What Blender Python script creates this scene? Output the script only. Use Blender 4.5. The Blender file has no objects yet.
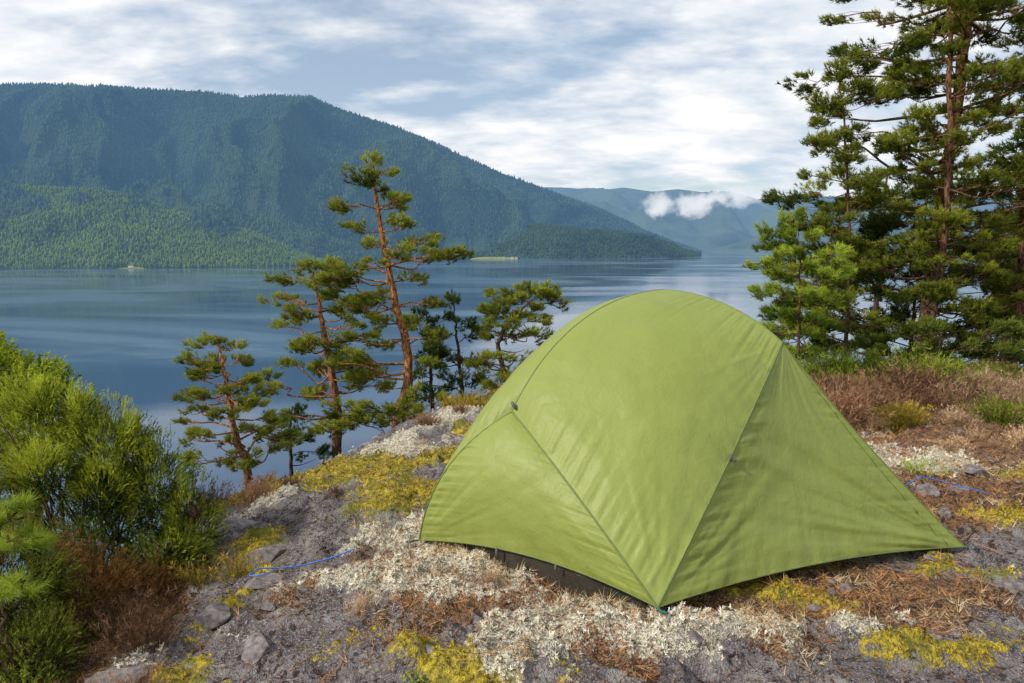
import bpy, math, numpy as np
from mathutils import Vector
R = np.random.default_rng(7)
scene = bpy.context.scene
scene.view_settings.view_transform='Standard'; scene.view_settings.look='None'; scene.view_settings.exposure=0

# ---------------------------------------------------------------- noise
PERM = np.random.default_rng(3).random((256,256))
def vnoise(x,y):
    xi=np.floor(x).astype(int); yi=np.floor(y).astype(int)
    fx=x-xi; fy=y-yi; fx=fx*fx*fx*(fx*(fx*6-15)+10); fy=fy*fy*fy*(fy*(fy*6-15)+10)
    g=lambda a,b: PERM[a&255,b&255]
    return (g(xi,yi)*(1-fx)+g(xi+1,yi)*fx)*(1-fy)+(g(xi,yi+1)*(1-fx)+g(xi+1,yi+1)*fx)*fy
def fbm(x,y,o=4,gain=.5):
    x=np.asarray(x,float); y=np.asarray(y,float)
    s=0;a=1;t=0
    for i in range(o):
        s=s+a*vnoise(x*2**i+17.3*i,y*2**i+5.1*i); t+=a; a*=gain
    return s/t
def sstep(a,b,x):
    t=np.clip((x-a)/(b-a),0,1); return t*t*(3-2*t)

# ---------------------------------------------------------------- mesh helpers
def make_mesh(name, V, groups, mats, attrs=None, parent=None):
    """groups: list of (int array Nx3/Nx4, material index, smooth)"""
    me=bpy.data.meshes.new(name)
    V=np.asarray(V,dtype=np.float32)
    me.vertices.add(len(V)); me.vertices.foreach_set('co',V.ravel())
    idx=np.concatenate([np.asarray(g[0]).ravel() for g in groups]).astype(np.int32)
    tot=np.concatenate([np.full(len(g[0]),np.asarray(g[0]).shape[1]) for g in groups]).astype(np.int32)
    st=np.concatenate([[0],np.cumsum(tot)[:-1]]).astype(np.int32)
    me.loops.add(len(idx)); me.loops.foreach_set('vertex_index',idx)
    me.polygons.add(len(tot)); me.polygons.foreach_set('loop_start',st); me.polygons.foreach_set('loop_total',tot)
    me.polygons.foreach_set('material_index',np.concatenate([np.full(len(g[0]),g[1]) for g in groups]).astype(np.int32))
    me.polygons.foreach_set('use_smooth',np.concatenate([np.full(len(g[0]),g[2]) for g in groups]).astype(bool))
    me.update(calc_edges=True)
    for m in mats: me.materials.append(m)
    for k,v in (attrs or {}).items():
        a=me.attributes.new(k,'FLOAT','POINT'); a.data.foreach_set('value',np.asarray(v,dtype=np.float32))
    ob=bpy.data.objects.new(name,me); scene.collection.objects.link(ob)
    if parent: ob.parent=parent
    return ob

class Acc:
    def __init__(s): s.V=[];s.G=[];s.A=[];s.n=0
    def add(s,V,F,mat=0,smooth=False,var=None):
        V=np.asarray(V,float).reshape(-1,3)
        s.V.append(V); s.G.append((np.asarray(F)+s.n,mat,smooth))
        s.A.append(np.full(len(V),.5) if var is None else np.asarray(var,float)); s.n+=len(V)
    def build(s,name,mats,parent=None):
        return make_mesh(name,np.concatenate(s.V),s.G,mats,{'var':np.concatenate(s.A)},parent)

def tube(acc,P,rad,mat=0,k=7,smooth=True,wob=0):
    P=np.asarray(P,float); n=len(P); rad=np.broadcast_to(np.asarray(rad,float),(n,))
    T=np.gradient(P,axis=0); T/=np.linalg.norm(T,axis=1)[:,None]+1e-9
    up=np.array([0.13,0.31,1.0]) if abs(T[:,2]).mean()<.8 else np.array([1.0,.2,0])
    A=np.cross(T,up); A/=np.linalg.norm(A,axis=1)[:,None]+1e-9; B=np.cross(T,A)
    th=np.arange(k)*2*np.pi/k
    r=rad[:,None]*(1+wob*(R.random((n,k))-.5))
    V=P[:,None,:]+r[...,None]*(np.cos(th)[None,:,None]*A[:,None,:]+np.sin(th)[None,:,None]*B[:,None,:])
    i=np.arange(n-1)[:,None]*k; j=np.arange(k)[None,:]; j2=(j+1)%k
    F=np.stack([i+j,i+j2,i+k+j2,i+k+j],-1).reshape(-1,4)
    acc.add(V,F,mat,smooth)

def spline(P,n=24):
    P=np.asarray(P,float); m=len(P)
    Q=np.vstack([2*P[0]-P[1],P,2*P[-1]-P[-2]])
    t=np.linspace(0,m-1-1e-6,n); i=t.astype(int); f=(t-i)[:,None]
    a,b,c,d=Q[i],Q[i+1],Q[i+2],Q[i+3]
    return .5*((2*b)+(c-a)*f+(2*a-5*b+4*c-d)*f**2+(-a+3*b-3*c+d)*f**3)

def unit(n):
    v=R.normal(size=(n,3)); return v/np.linalg.norm(v,axis=1)[:,None]

def needles(acc,C,D,n,L,W,stem,spread,mat=1,var=None):
    """tufts of thin leaf triangles: C centres, D directions"""
    m=len(C); 
    if m==0: return
    C=np.repeat(C,n,0); D=np.repeat(D,n,0)
    base=C+D*(R.random((m*n,1))-.5)*stem
    d=D+unit(m*n)*spread; d/=np.linalg.norm(d,axis=1)[:,None]+1e-9
    side=np.cross(d,unit(m*n)); side/=np.linalg.norm(side,axis=1)[:,None]+1e-9
    l=L*(.6+.6*R.random((m*n,1)))
    V=np.stack([base-side*W/2,base+side*W/2,base+d*l],1).reshape(-1,3)
    F=np.arange(m*n*3).reshape(-1,3)
    vv=np.repeat((R.random(m) if var is None else var),n*3)
    acc.add(V,F,mat,False,vv)

# ---------------------------------------------------------------- material helpers
class NT:
    def __init__(s,name):
        s.m=bpy.data.materials.new(name); s.m.use_nodes=True; s.t=s.m.node_tree; s.t.nodes.clear()
        s.out=s.t.nodes.new('ShaderNodeOutputMaterial')
    def n(s,typ,ins=None,**p):
        nd=s.t.nodes.new(typ)
        for k,v in p.items(): setattr(nd,k,v)
        for k,v in (ins or {}).items():
            if isinstance(v,bpy.types.NodeSocket): s.t.links.new(v,nd.inputs[k])
            else:
                nd.inputs[k].default_value=v
        return nd
    def math(s,op,a,b=0.0,c=None,clamp=False):
        i={0:a,1:b}
        if c is not None: i[2]=c
        nd=s.n('ShaderNodeMath',i,operation=op); nd.use_clamp=clamp
        return nd.outputs[0]
    def mix(s,f,a,b):
        nd=s.n('ShaderNodeMix',data_type='RGBA')
        for k,v in ((0,f),(6,a),(7,b)):
            if isinstance(v,bpy.types.NodeSocket): s.t.links.new(v,nd.inputs[k])
            else: nd.inputs[k].default_value=v
        return nd.outputs[2]
    def ramp(s,f,a,b,e0=0.,e1=1.):
        nd=s.n('ShaderNodeMapRange',{0:f,1:a,2:b,3:e0,4:e1}); nd.clamp=True
        return nd.outputs[0]
    def noise(s,vec,sc,det=4,rough=.55,dist=0.):
        return s.n('ShaderNodeTexNoise',{'Vector':vec,'Scale':sc,'Detail':det,'Roughness':rough,'Distortion':dist}).outputs[0]
    def mapv(s,vec,sc,rot=(0,0,0)): return s.n('ShaderNodeMapping',{'Vector':vec,'Scale':sc,'Rotation':rot}).outputs[0]
    def attr(s,name): return s.n('ShaderNodeAttribute',attribute_name=name).outputs['Fac']
    def pos(s): return s.n('ShaderNodeNewGeometry').outputs['Position']
    def fin(s,sh,vol=None):
        if sh is not None: s.t.links.new(sh,s.out.inputs[0])
        if vol is not None: s.t.links.new(vol,s.out.inputs[1])
        return s.m
def c4(r,g,b): return (r,g,b,1)
def simple(name,col,rough=.7,vary=.25,scale=8,bump=.2,metal=0):
    t=NT(name); p=t.pos(); f=t.noise(p,scale)
    d=tuple(x*(1-vary) for x in col); l=tuple(min(1,x*(1+vary)) for x in col)
    c=t.mix(t.ramp(f,.3,.7),c4(*d),c4(*l))
    b=t.n('ShaderNodeBump',{'Strength':bump,'Distance':.01,'Height':t.noise(p,scale*6)})
    return t.fin(t.n('ShaderNodeBsdfPrincipled',{'Base Color':c,'Roughness':rough,'Metallic':metal,'Normal':b.outputs[0]}).outputs[0])
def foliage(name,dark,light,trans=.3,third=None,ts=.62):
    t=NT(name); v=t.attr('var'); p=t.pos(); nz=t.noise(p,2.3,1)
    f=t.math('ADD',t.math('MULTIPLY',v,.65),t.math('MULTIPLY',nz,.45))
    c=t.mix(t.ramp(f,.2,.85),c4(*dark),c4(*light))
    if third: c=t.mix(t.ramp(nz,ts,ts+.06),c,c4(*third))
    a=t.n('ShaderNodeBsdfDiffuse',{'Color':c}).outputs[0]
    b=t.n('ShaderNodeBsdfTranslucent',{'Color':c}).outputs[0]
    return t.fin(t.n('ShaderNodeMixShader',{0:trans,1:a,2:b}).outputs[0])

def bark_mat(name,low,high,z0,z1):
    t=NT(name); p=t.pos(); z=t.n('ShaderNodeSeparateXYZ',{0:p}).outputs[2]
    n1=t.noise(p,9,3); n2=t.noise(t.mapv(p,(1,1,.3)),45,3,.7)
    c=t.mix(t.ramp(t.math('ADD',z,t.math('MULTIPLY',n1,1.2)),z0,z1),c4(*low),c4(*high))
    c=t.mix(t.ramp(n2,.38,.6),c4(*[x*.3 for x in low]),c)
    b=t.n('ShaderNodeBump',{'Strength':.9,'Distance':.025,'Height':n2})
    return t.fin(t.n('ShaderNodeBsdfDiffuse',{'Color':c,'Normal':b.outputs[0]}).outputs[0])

# ---------------------------------------------------------------- ground
LAKE=-70.
def gsum(x,y,L):
    s=0
    for cx,cy,rx,ry,w in L: s=s+w*np.exp(-(((x-cx)/rx)**2+((y-cy)/ry)**2))
    return s
LICH=[(-.1,2.62,.42,.22,1.),(-.6,2.75,.3,.22,1.),(-.45,3.15,.3,.25,.95),(.2,2.3,.35,.14,.9),(.75,2.22,.25,.14,.9),(-.9,5.3,.35,.5,1.1),(-.5,6.2,.4,.4,.9),(1.25,2.3,.22,.10,.8),(1.75,2.45,.2,.08,.8),(-1.45,2.15,.2,.15,.9),(2.7,4.4,.6,.35,.8),(.0,2.1,.2,.1,.7),(-1.5,4.2,.2,.3,.6),(2.4,2.7,.25,.07,.7),(-.85,4.2,.1,.2,.6)]
MOSS=[(-1.75,4.75,.4,.3,1.5),(-1.35,5.1,.35,.3,1.4),(-.66,3.95,.32,.4,1.3),(-1.0,4.6,.35,.25,1.3),(-.2,2.08,.5,.14,1.0),(-.65,2.3,.22,.12,.9),(-1.35,3.4,.2,.15,1.),(2.55,3.35,.35,.2,1.1),(1.05,2.5,.35,.12,1.),(-1.2,2.2,.22,.12,.9),(1.9,2.75,.3,.1,.9),(-.4,4.9,.3,.3,.9),(-1.05,3.0,.1,.2,.8),(3.2,4.,.3,.2,.9),(1.5,2.2,.3,.07,.8),(-1.2,2.6,.10,.16,.8),(-.3,5.6,.3,.3,.8),(-2.1,4.4,.3,.3,1.)]
LITT=[(-.1,2.5,.75,.35,.78),(-.6,3.0,.4,.42,.62),(1.3,2.5,.8,.22,.85),(2.3,3.8,1.,.55,.70),(-1.8,2.7,.38,.5,.9),(3.5,5,2,1.2,.95),(-.3,6.8,.8,.5,.9),(-2.3,3.4,.6,.8,.8),(1.1,3.6,1.2,1.,.9),(.6,2.1,.5,.15,.4),(-1.1,3.9,.2,.3,.3)]
def weights(x,y):
    wx=x+.35*(fbm(x*2+9,y*2,4,.6)-.5); wy=y+.35*(fbm(x*2,y*2+31,4,.6)-.5)
    far=sstep(6.,9.,np.hypot(x,y-2))
    l=gsum(wx,wy,LICH)+1.7*(fbm(x*4.1+3,y*4.1+8,5,.62)-.53)
    m=gsum(wx,wy,MOSS)+1.6*(fbm(x*3.4+40,y*3.4+1,5,.62)-.53)
    t=gsum(wx,wy,LITT)+1.4*(fbm(x*3.1+70,y*3.1+61,5,.62)-.53)+far*.5
    return l,m,t
def height(x,y,fine=True):
    x=np.asarray(x,float); y=np.asarray(y,float)
    z=-.19*np.log1p(np.exp((-x-.5)*3))/3*1.1 - .045*np.maximum(y-3.2,0)*sstep(0,1,(y-3.2))
    z=z-.03*np.clip(-(x+1),0,3)
    d1=(x+.6)*-.823+(y-7.2)*.57; d2=y-8.3-.1*x
    d=np.maximum(d1,d2)+.35*(fbm(x*.6,y*.6,3)-.5)
    sp=np.log1p(np.exp(np.clip(d*4,-40,40)))/4
    sp=np.where(d>8,d,sp)
    z=z-sp*np.where(d1>d2,.8,.62)
    z=z+.16*(fbm(x*.7+4,y*.7+2,3)-.5)*(1-np.exp(-(((x-.8)/1.2)**2+((y-3.2)/1.)**2)))
    z=z+ .3*np.maximum(x-7,0)*.3 + (fbm(x*.06,y*.06,4)-.5)*6*sstep(10,40,np.hypot(x,y))
    if fine:
        l,m,t=weights(x,y)
        near=1-sstep(9,14,np.hypot(x,y-3))
        flat=1-.6*np.exp(-(((x-.7)/1.3)**2+((y-3.1)/1.)**2))
        z=z+near*flat*(.11*(fbm(x*2.6+1,y*2.6+9,4)-.5)+.035*(fbm(x*11,y*11,3)-.5))
        # shallow steps where slabs of the bedrock break
        q=fbm(x*1.3+.8*y+3,y*.9+20,3); st=np.abs((q*9)%1-.5)
        z=z+near*flat*.045*(sstep(.40,.5,st)-.5)*(1-sstep(.2,.6,l))
        z=z+near*sstep(.35,.8,m)*(.014+.040*fbm(x*14,y*14,3,.6))
        bil=1-np.abs(2*fbm(x*11+5,y*11,2)-1)
        z=z+near*sstep(.35,.8,l)*(.004+.040*bil**2+.018*fbm(x*40,y*40,2))
        cr=np.abs(fbm(x*1.7+2*y,y*1.2+11,4)-.5)
        z=z-near*.05*(1-sstep(0,.02,cr))*(1-np.exp(-(((x-.5)/1.1)**2+((y-2.9)/.8)**2)))
    return z
N=350; A_,B_=.7,6.
u=np.linspace(-1,1,2*N+1); gx=A_*np.sinh(B_*u)
X,Y=np.meshgrid(gx+.2,gx+2.9,indexing='ij')
Z=height(X,Y); n=2*N+1
l,m,t_=weights(X,Y)
ii=np.arange(n-1)[:,None]*n+np.arange(n-1)[None,:]
F=np.stack([ii,ii+n,ii+n+1,ii+1],-1).reshape(-1,4)
g=NT('ground_rock_moss'); p=g.pos()
la,ma,ta=g.attr('lichen'),g.attr('moss'),g.attr('litter')
nf=g.noise(p,34,4,.7); nm=g.noise(p,7,4,.65)
nf2=g.noise(p,140,1,.7)
def msk(a,lo=.42,hi=.58):
    v=g.math('ADD',a,g.math('MULTIPLY',g.math('SUBTRACT',nf,.5),1.3))
    return g.ramp(v,lo,hi)
rock=g.mix(g.ramp(nm,.35,.65),c4(.068,.056,.057),c4(.25,.215,.213))
rock=g.mix(g.ramp(nf2,.52,.68),rock,c4(.35,.31,.30))
rock=g.mix(g.ramp(nf,.52,.60),rock,c4(.036,.028,.026))
rock=g.mix(g.math('MULTIPLY',g.ramp(nm,.57,.60),.45),rock,c4(.33,.33,.27))
lit=g.mix(g.ramp(nf2,.35,.65),c4(.055,.028,.014),c4(.40,.22,.10))
lit=g.mix(g.ramp(nf,.5,.58),lit,c4(.036,.024,.016))
mos=g.mix(g.ramp(nf,.38,.6),c4(.09,.07,.008),c4(.56,.43,.04))
mos=g.mix(g.ramp(nm,.5,.6),mos,c4(.18,.165,.02))
lic=g.mix(g.ramp(nf2,.35,.65),c4(.24,.20,.13),c4(.78,.72,.57))
col=g.mix(msk(ta,.42,.58),rock,lit); col=g.mix(msk(ma),col,mos); col=g.mix(msk(la,.5,.62),col,lic)
hgt=g.math('ADD',g.math('MULTIPLY',nf,.8),g.math('MULTIPLY',nf2,.35))
bp=g.n('ShaderNodeBump',{'Strength':1.,'Distance':.038,'Height':hgt})
gmat=g.fin(g.n('ShaderNodeBsdfPrincipled',{'Base Color':col,'Roughness':.72,'Specular IOR Level':.35,'Normal':bp.outputs[0]}).outputs[0])
make_mesh('ground',np.stack([X,Y,Z],-1).reshape(-1,3),[(F,0,True)],[gmat],{'lichen':l.ravel(),'moss':m.ravel(),'litter':t_.ravel()})

def scatter(n,x0,x1,y0,y1): return R.uniform(x0,x1,n),R.uniform(y0,y1,n)
def in_tent(x,y):
    d=lambda ax,ay,bx,by:(bx-ax)*(y-ay)-(by-ay)*(x-ax)
    q=[(.53,2.36),(2.0,3.),(1.75,4.04),(.79,4.7),(-.36,3.03)]
    o=np.ones_like(x,bool)
    for i in range(5):
        a=q[i];b=q[(i+1)%5]; o&=d(a[0],a[1],b[0],b[1])>.0
    return o
x,y=scatter(70000,-2.2,3.4,1.6,7); l,m,t_=weights(x,y)
k=(l+.3*(R.random(len(x))-.5)>.58)&~in_tent(x,y)&(R.random(len(x))<np.clip(3.2/y,0,1)); x,y=x[k],y[k]
C=np.stack([x,y,height(x,y)+.003],-1); D=unit(len(C))*.5+[0,0,1]; D/=np.linalg.norm(D,axis=1)[:,None]
bil=1-np.abs(2*fbm(x*11+5,y*11,2)-1)
a=Acc(); needles(a,C,D,13,.016,.0050,.010,1.1,0,np.clip(bil**2*.7+.15+.3*R.random(len(C)),0,1))
lichm=foliage('reindeer_lichen',(.24,.19,.12),(.96,.91,.76),.15,(.60,.42,.22),.60)
a.build('reindeer_lichen',[lichm])
x,y=scatter(60000,-2.6,4.5,1.6,8); l,m,t_=weights(x,y)
k=(m+.2*(R.random(len(x))-.5)>.5)&(l<.6)&~in_tent(x,y)&(R.random(len(x))<np.clip(4/y,0,1)); x,y=x[k],y[k]
C=np.stack([x,y,height(x,y)+.002],-1); D=unit(len(C))*.3+[0,0,1]; D/=np.linalg.norm(D,axis=1)[:,None]
a=Acc(); needles(a,C,D,8,.015,.0042,.012,.7,0,fbm(C[:,0]*12,C[:,1]*12,3)*.7+.3*R.random(len(C)))
a.build('moss',[foliage('moss_tips',(.15,.10,.008),(.88,.68,.06),.2,(.34,.31,.04),.60)])
x,y=scatter(120000,-2.6,5.5,1.5,8); l,m,t_=weights(x,y)
k=(t_+.5*(R.random(len(x))-.5)+.9*(fbm(x*6,y*6,2)-.5)>.55)&~in_tent(x,y)&(R.random(len(x))<.36*np.clip(4/y,0,1)); x,y=x[k],y[k]
C=np.stack([x,y,height(x,y)+.004],-1); D=unit(len(C))*[1,1,.25]+[0,0,.3]; D/=np.linalg.norm(D,axis=1)[:,None]
a=Acc(); needles(a,C,D,5,.060,.0021,.01,.6,0)
a.build('dry_grass',[foliage('dry_grass_blades',(.22,.08,.032),(.74,.41,.19),.2,(.78,.62,.38),.54)])
x,y=scatter(26000,-2.4,4.5,1.5,7); k=~in_tent(x,y)&(R.random(len(x))<np.clip(3/y,0,1)**1.5); x,y=x[k],y[k]
C=np.stack([x,y,height(x,y)+.006],-1); D=unit(len(C))*[1,1,.1]; D/=np.linalg.norm(D,axis=1)[:,None]
a=Acc(); needles(a,C,D,2,.033,.0026,.01,.3,0); needles(a,C[::3]+[0,0,.002],D[::3],3,.012,.008,.02,1.,0)
a.build('needle_litter',[foliage('fallen_needles',(.035,.018,.012),(.34,.21,.13),.1)])

def rock_into(acc,c,r,seed,mat=0):
    import bmesh
    bm=bmesh.new(); bmesh.ops.create_icosphere(bm,subdivisions=4 if max(r)>.04 else 2,radius=1)
    V=np.array([v.co[:] for v in bm.verts]); F=np.array([[v.index for v in f.verts] for f in bm.faces]); bm.free()
    q=np.random.default_rng(seed)
    for _ in range(11):
        nrm=q.normal(size=3); nrm/=np.linalg.norm(nrm); dd=q.uniform(.45,.85)
        s=V@nrm; V=V-np.where(s>dd,s-dd,0)[:,None]*nrm
    V=V*(1+.16*(fbm(V[:,0]*3+seed,V[:,1]*3+V[:,2]*2,3)-.5))[:,None]
    an=q.uniform(0,6.28); V=V*np.array(r); cs,sn=math.cos(an),math.sin(an)
    V=np.stack([V[:,0]*cs-V[:,1]*sn,V[:,0]*sn+V[:,1]*cs,V[:,2]],-1)+c
    acc.add(V,F,mat,False)
stonem=simple('granite_stone',(.20,.172,.165),.85,.6,40,.8)
a=Acc(); x,y=scatter(700,-2.,4.,1.7,6.5); k=~in_tent(x,y); x,y=x[k],y[k]; zz=height(x,y)
for i in range(len(x)):
    s=.005+.024*R.random()**3; rock_into(a,(x[i],y[i],zz[i]+s*.1),(s*R.uniform(.8,1.5),s,s*.6),i)
a.build('loose_stones',[stonem])
for i,(sx,sy,sr) in enumerate([(-1.12,2.86,(.11,.07,.05)),(2.35,3.72,(.10,.07,.05)),(2.6,3.8,(.09,.05,.04)),(.62,2.17,(.05,.035,.03)),(-.28,2.13,(.03,.022,.018)),(-.35,5.2,(.16,.1,.08)),(1.35,2.6,(.05,.03,.02)),(1.15,2.42,(.035,.03,.02)),(2.2,3.3,(.05,.03,.03)),(-1.42,2.3,(.15,.09,.05)),(-1.25,3.25,(.12,.09,.05)),(-1.6,3.75,(.15,.1,.06)),(-.3,5.9,(.2,.12,.1)),(2.9,4.1,(.12,.08,.05)),(-1.2,2.55,(.10,.08,.04)),(-.95,2.35,(.12,.07,.03)),(2.1,2.6,(.12,.07,.03))]):
    a=Acc(); rock_into(a,(sx,sy,float(height(sx,sy))+sr[2]*.1),sr,900+i); a.build('rock',[stonem])

# ---------------------------------------------------------------- tent
tent=bpy.data.objects.new('tent',None); scene.collection.objects.link(tent)
V3=lambda *a: np.array(a,float)
def gz(x,y): return float(height(x,y))
pB=V3(.53,2.32,gz(.53,2.32)+.02); pA=V3(-.43,3.0,gz(-.43,3.0)+.03); pC=V3(2.09,2.98,gz(2.09,2.98)+.02)
pD=V3(1.75,4.04,gz(1.75,4.04)); pE=V3(.79,4.7,gz(.79,4.7)); pC2=V3(-.12,4.05,gz(-.12,4.05)+.02)
H1=V3(0,2.95,.65); H2=V3(1.25,3.12,.935); T=V3(.78,3.52,1.15); H3=V3(1.2,4.15,.62); H4=V3(.38,3.75,.9)
def bez(p,q,c1,c2,n=33):
    t=np.linspace(0,1,n)[:,None]
    return (1-t)**3*p+3*(1-t)**2*t*c1+3*(1-t)*t*t*c2+t**3*q
def arch(p,q,off,n=33):
    off=np.asarray(off,float); return bez(p,q,p+(q-p)/3+off,p+(q-p)*2/3+off,n)
n_=33
c_H1B=arch(H1,pB,(-.02,-.05,.06)); c_H1A=arch(H1,pA,(-.10,-.03,.07))
c_H1T=bez(H1,T,V3(.13,3.02,.93),V3(.40,3.3,1.15)); c_TH2=bez(T,H2,V3(.95,3.38,1.155),V3(1.13,3.22,1.07))
c_H2B=arch(H2,pB,(.0,-.05,.03)); c_H2C=arch(H2,pC,(-.01,.0,-.03))
c_H2D=arch(H2,pD,(.03,.03,.08)); c_TH3=bez(T,H3,V3(.95,3.75,1.13),V3(1.1,4.0,.95)); c_H3D=arch(H3,pD,(.05,.05,.06)); c_H3E=arch(H3,pE,(.0,.05,.06))
c_TH4=bez(T,H4,V3(.64,3.6,1.14),V3(.5,3.68,1.05)); c_H4A=arch(H4,pA,(-.03,.0,.04)); c_H4E=arch(H4,pE,(0,.03,.06)); c_H4C=arch(H4,pC2,(0,0,-.02))
h_BA=arch(pB,pA,(.015,.02,.075)); h_BC=arch(pB,pC,(-.01,.05,.04)); h_CD=arch(pC,pD,(-.08,0,.03)); h_DE=arch(pD,pE,(0,0,.05)); h_EC=arch(pE,pC2,(0,0,.03)); h_CA=arch(pC2,pA,(.03,0,.03))
def patch(acc,c0,c1,d0,d1,bulge=.02,seed=0,wr=.003,foldpt=(),tri=False):
    n=n_; m=121
    ui=np.linspace(0,1,n); uu=np.linspace(0,1,m)
    rs=lambda c: np.stack([np.interp(uu,ui,c[:,k]) for k in range(3)],-1)
    c0,c1,d0,d1=map(rs,(c0,c1,d0,d1)); U,Vv=np.meshgrid(uu,uu,indexing='ij'); U=U[...,None];Vv=Vv[...,None]
    S=(1-Vv)*c0[:,None]+Vv*c1[:,None]+(1-U)*d0[None]+U*d1[None]-((1-U)*(1-Vv)*c0[0]+U*(1-Vv)*c0[-1]+(1-U)*Vv*c1[0]+U*Vv*c1[-1])
    nx=np.cross(np.gradient(S,axis=0),np.gradient(S,axis=1)); nx/=np.linalg.norm(nx,axis=2)[...,None]+1e-9
    cen=V3(.75,3.5,.4)
    if tri:
        g_=nx[m//2,m//2]; nx=np.broadcast_to(g_,S.shape).copy()
    flip=np.sum(nx*(S-cen),axis=2,keepdims=True)<0
    nx=np.where(flip,-nx,nx)
    w=(16*U*(1-U)*Vv*(1-Vv)); rim=np.clip(8*np.minimum(np.minimum(U,1-U),np.minimum(Vv if not tri else 1+0*Vv,1.15-Vv)),0,1)
    S=S+nx*w*bulge
    a_,b_=S[...,0]*1.0+S[...,2]*.6+seed,S[...,1]+S[...,2]*.8
    S=S+nx*rim*wr*((fbm(a_*4,b_*4,3)-.5)*5)[...,None]
    # fine puckers square to the seams
    pk=(fbm(U[...,0]*0+Vv[...,0]*46+seed,U[...,0]*2.5,3)-.5)*np.exp(-np.minimum(U,1-U)[...,0]*9)*np.clip(np.minimum(U,1-U)[...,0]*25,0,1)
    S=S+nx*(pk*.020)[...,None]*np.clip(Vv*3,0,1)
    pk=(fbm(U[...,0]*24+seed,Vv[...,0]*2.5,3)-.5)*np.exp(-(1-Vv)[...,0]*6)
    S=S+nx*(pk*.014)[...,None]*rim
    for fp,tgt,amp,fr,rng in foldpt:
        dv=S-fp; ds=np.linalg.norm(dv,axis=2); ax=(tgt-fp)/np.linalg.norm(tgt-fp); ex=np.cross(g_ if tri else nx[m//2,m//2],ax)
        ang=np.arctan2(dv@ex,dv@ax)
        sh_=fbm(ang*fr+50,ds*1.2+seed,2)-.5
        S=S+nx*rim*(amp*sh_*np.exp(-ds/rng)*np.clip(ds*4,0,1))[...,None]
    i=np.arange(m-1)[:,None]*m+np.arange(m-1)[None,:]
    F=np.stack([i,i+m,i+m+1,i+1],-1).reshape(-1,4)
    acc.add(S.reshape(-1,3),F,0,True)
    return S
cst=lambda p: np.repeat(p[None],n_,0)
fly=Acc()
patch(fly,cst(H1),h_BA[::-1],c_H1A,c_H1B,.03,1,.004,[(pB,H1,.020,10,.5),(pA,H1,.024,10,.5)],True)
patch(fly,c_H1T,c_H2B[::-1],c_H1B,c_TH2,.045,2,.004,[(pB,T,.024,10,.5),(H2,H1,.014,10,.4),(H1,H2,.010,9,.25)])
S3=patch(fly,cst(H2),h_BC,c_H2B,c_H2C,-.015,3,.004,[(pC,pB+V3(0,.2,.3),.11,13,.5),(pB,pC+V3(0,0,.5),.035,11,.4),(H2,(pB+pC)/2,.012,9,.4)],True)
patch(fly,cst(H2),h_CD,c_H2C,c_H2D,-.01,4)
patch(fly,c_TH3,c_H2D,c_TH2,c_H3D,.04,5)
patch(fly,cst(H3),h_DE,c_H3D,c_H3E,.03,6)
patch(fly,c_TH3,c_H4E,c_TH4,c_H3E,.04,7)
patch(fly,cst(H4),h_EC,c_H4E,c_H4C,-.01,8)
patch(fly,cst(H4),h_CA,c_H4C,c_H4A,-.01,9)
patch(fly,c_H1T,c_H4A[::-1],c_H1A,c_TH4,.03,10)
tm=NT('tent_nylon'); p=tm.pos()
colr=tm.mix(tm.ramp(tm.noise(p,1.8,3,.6),.3,.7),c4(.285,.335,.070),c4(.315,.368,.085))
drop=tm.n('ShaderNodeTexVoronoi',{'Vector':p,'Scale':120.,'Randomness':1.}).outputs[0]
dm=tm.math('MULTIPLY',tm.ramp(drop,.12,.26,1.,0.),tm.ramp(tm.noise(p,26,2),.50,.58))
colr=tm.mix(tm.math('MULTIPLY',dm,.5),colr,c4(.55,.60,.32))
cr=tm.noise(tm.mapv(p,(1,1,.35),(.3,.2,.5)),9,4,.6,1.2); cr2=tm.noise(p,28,3,.65,.8)
hh=tm.math('ADD',tm.math('ADD',tm.math('MULTIPLY',cr,.35),tm.math('MULTIPLY',cr2,.24)),tm.math('MULTIPLY',dm,.14))
bp=tm.n('ShaderNodeBump',{'Strength':.55,'Distance':.020,'Height':hh})
sh=tm.n('ShaderNodeBsdfPrincipled',{'Base Color':colr,'Roughness':.50,'Specular IOR Level':.42,'Normal':bp.outputs[0]}).outputs[0]
tr=tm.n('ShaderNodeBsdfTranslucent',{'Color':colr}).outputs[0]
tentm=tm.fin(tm.n('ShaderNodeMixShader',{0:.22,1:sh,2:tr}).outputs[0])
fly.build('rain_fly',[tentm],tent)
seamm=simple('seam_tape',(.14,.185,.042),.6,.15,60,.2)
sa=Acc()
for c,r in ((c_H1B,.0046),(c_H1A,.0040),(c_H2B,.0044),(c_H2C,.003),(c_H1T,.003),(c_TH2,.003),(c_TH3,.003),(c_H3D,.004),(c_H3E,.004),(c_H2D,.004),(c_TH4,.003),(c_H4A,.004),(c_H4E,.004),(c_H4C,.003)):
    tube(sa,c,r,0,6)
tube(sa,S3[113,5:],.0026,0,6)
sa.build('seams',[seamm],tent)
sa=Acc()
for c in (h_BA,h_BC,h_CD,h_DE,h_EC,h_CA): tube(sa,c,.0035,0,6)
sa.build('hem',[seamm],tent)
ia=Acc(); cen=V3(.75,3.45,0)
crn=[pB,V3(1.72,4.0,pD[2]),V3(.8,4.65,pE[2]),pA]
base=[];ss=[]
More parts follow.
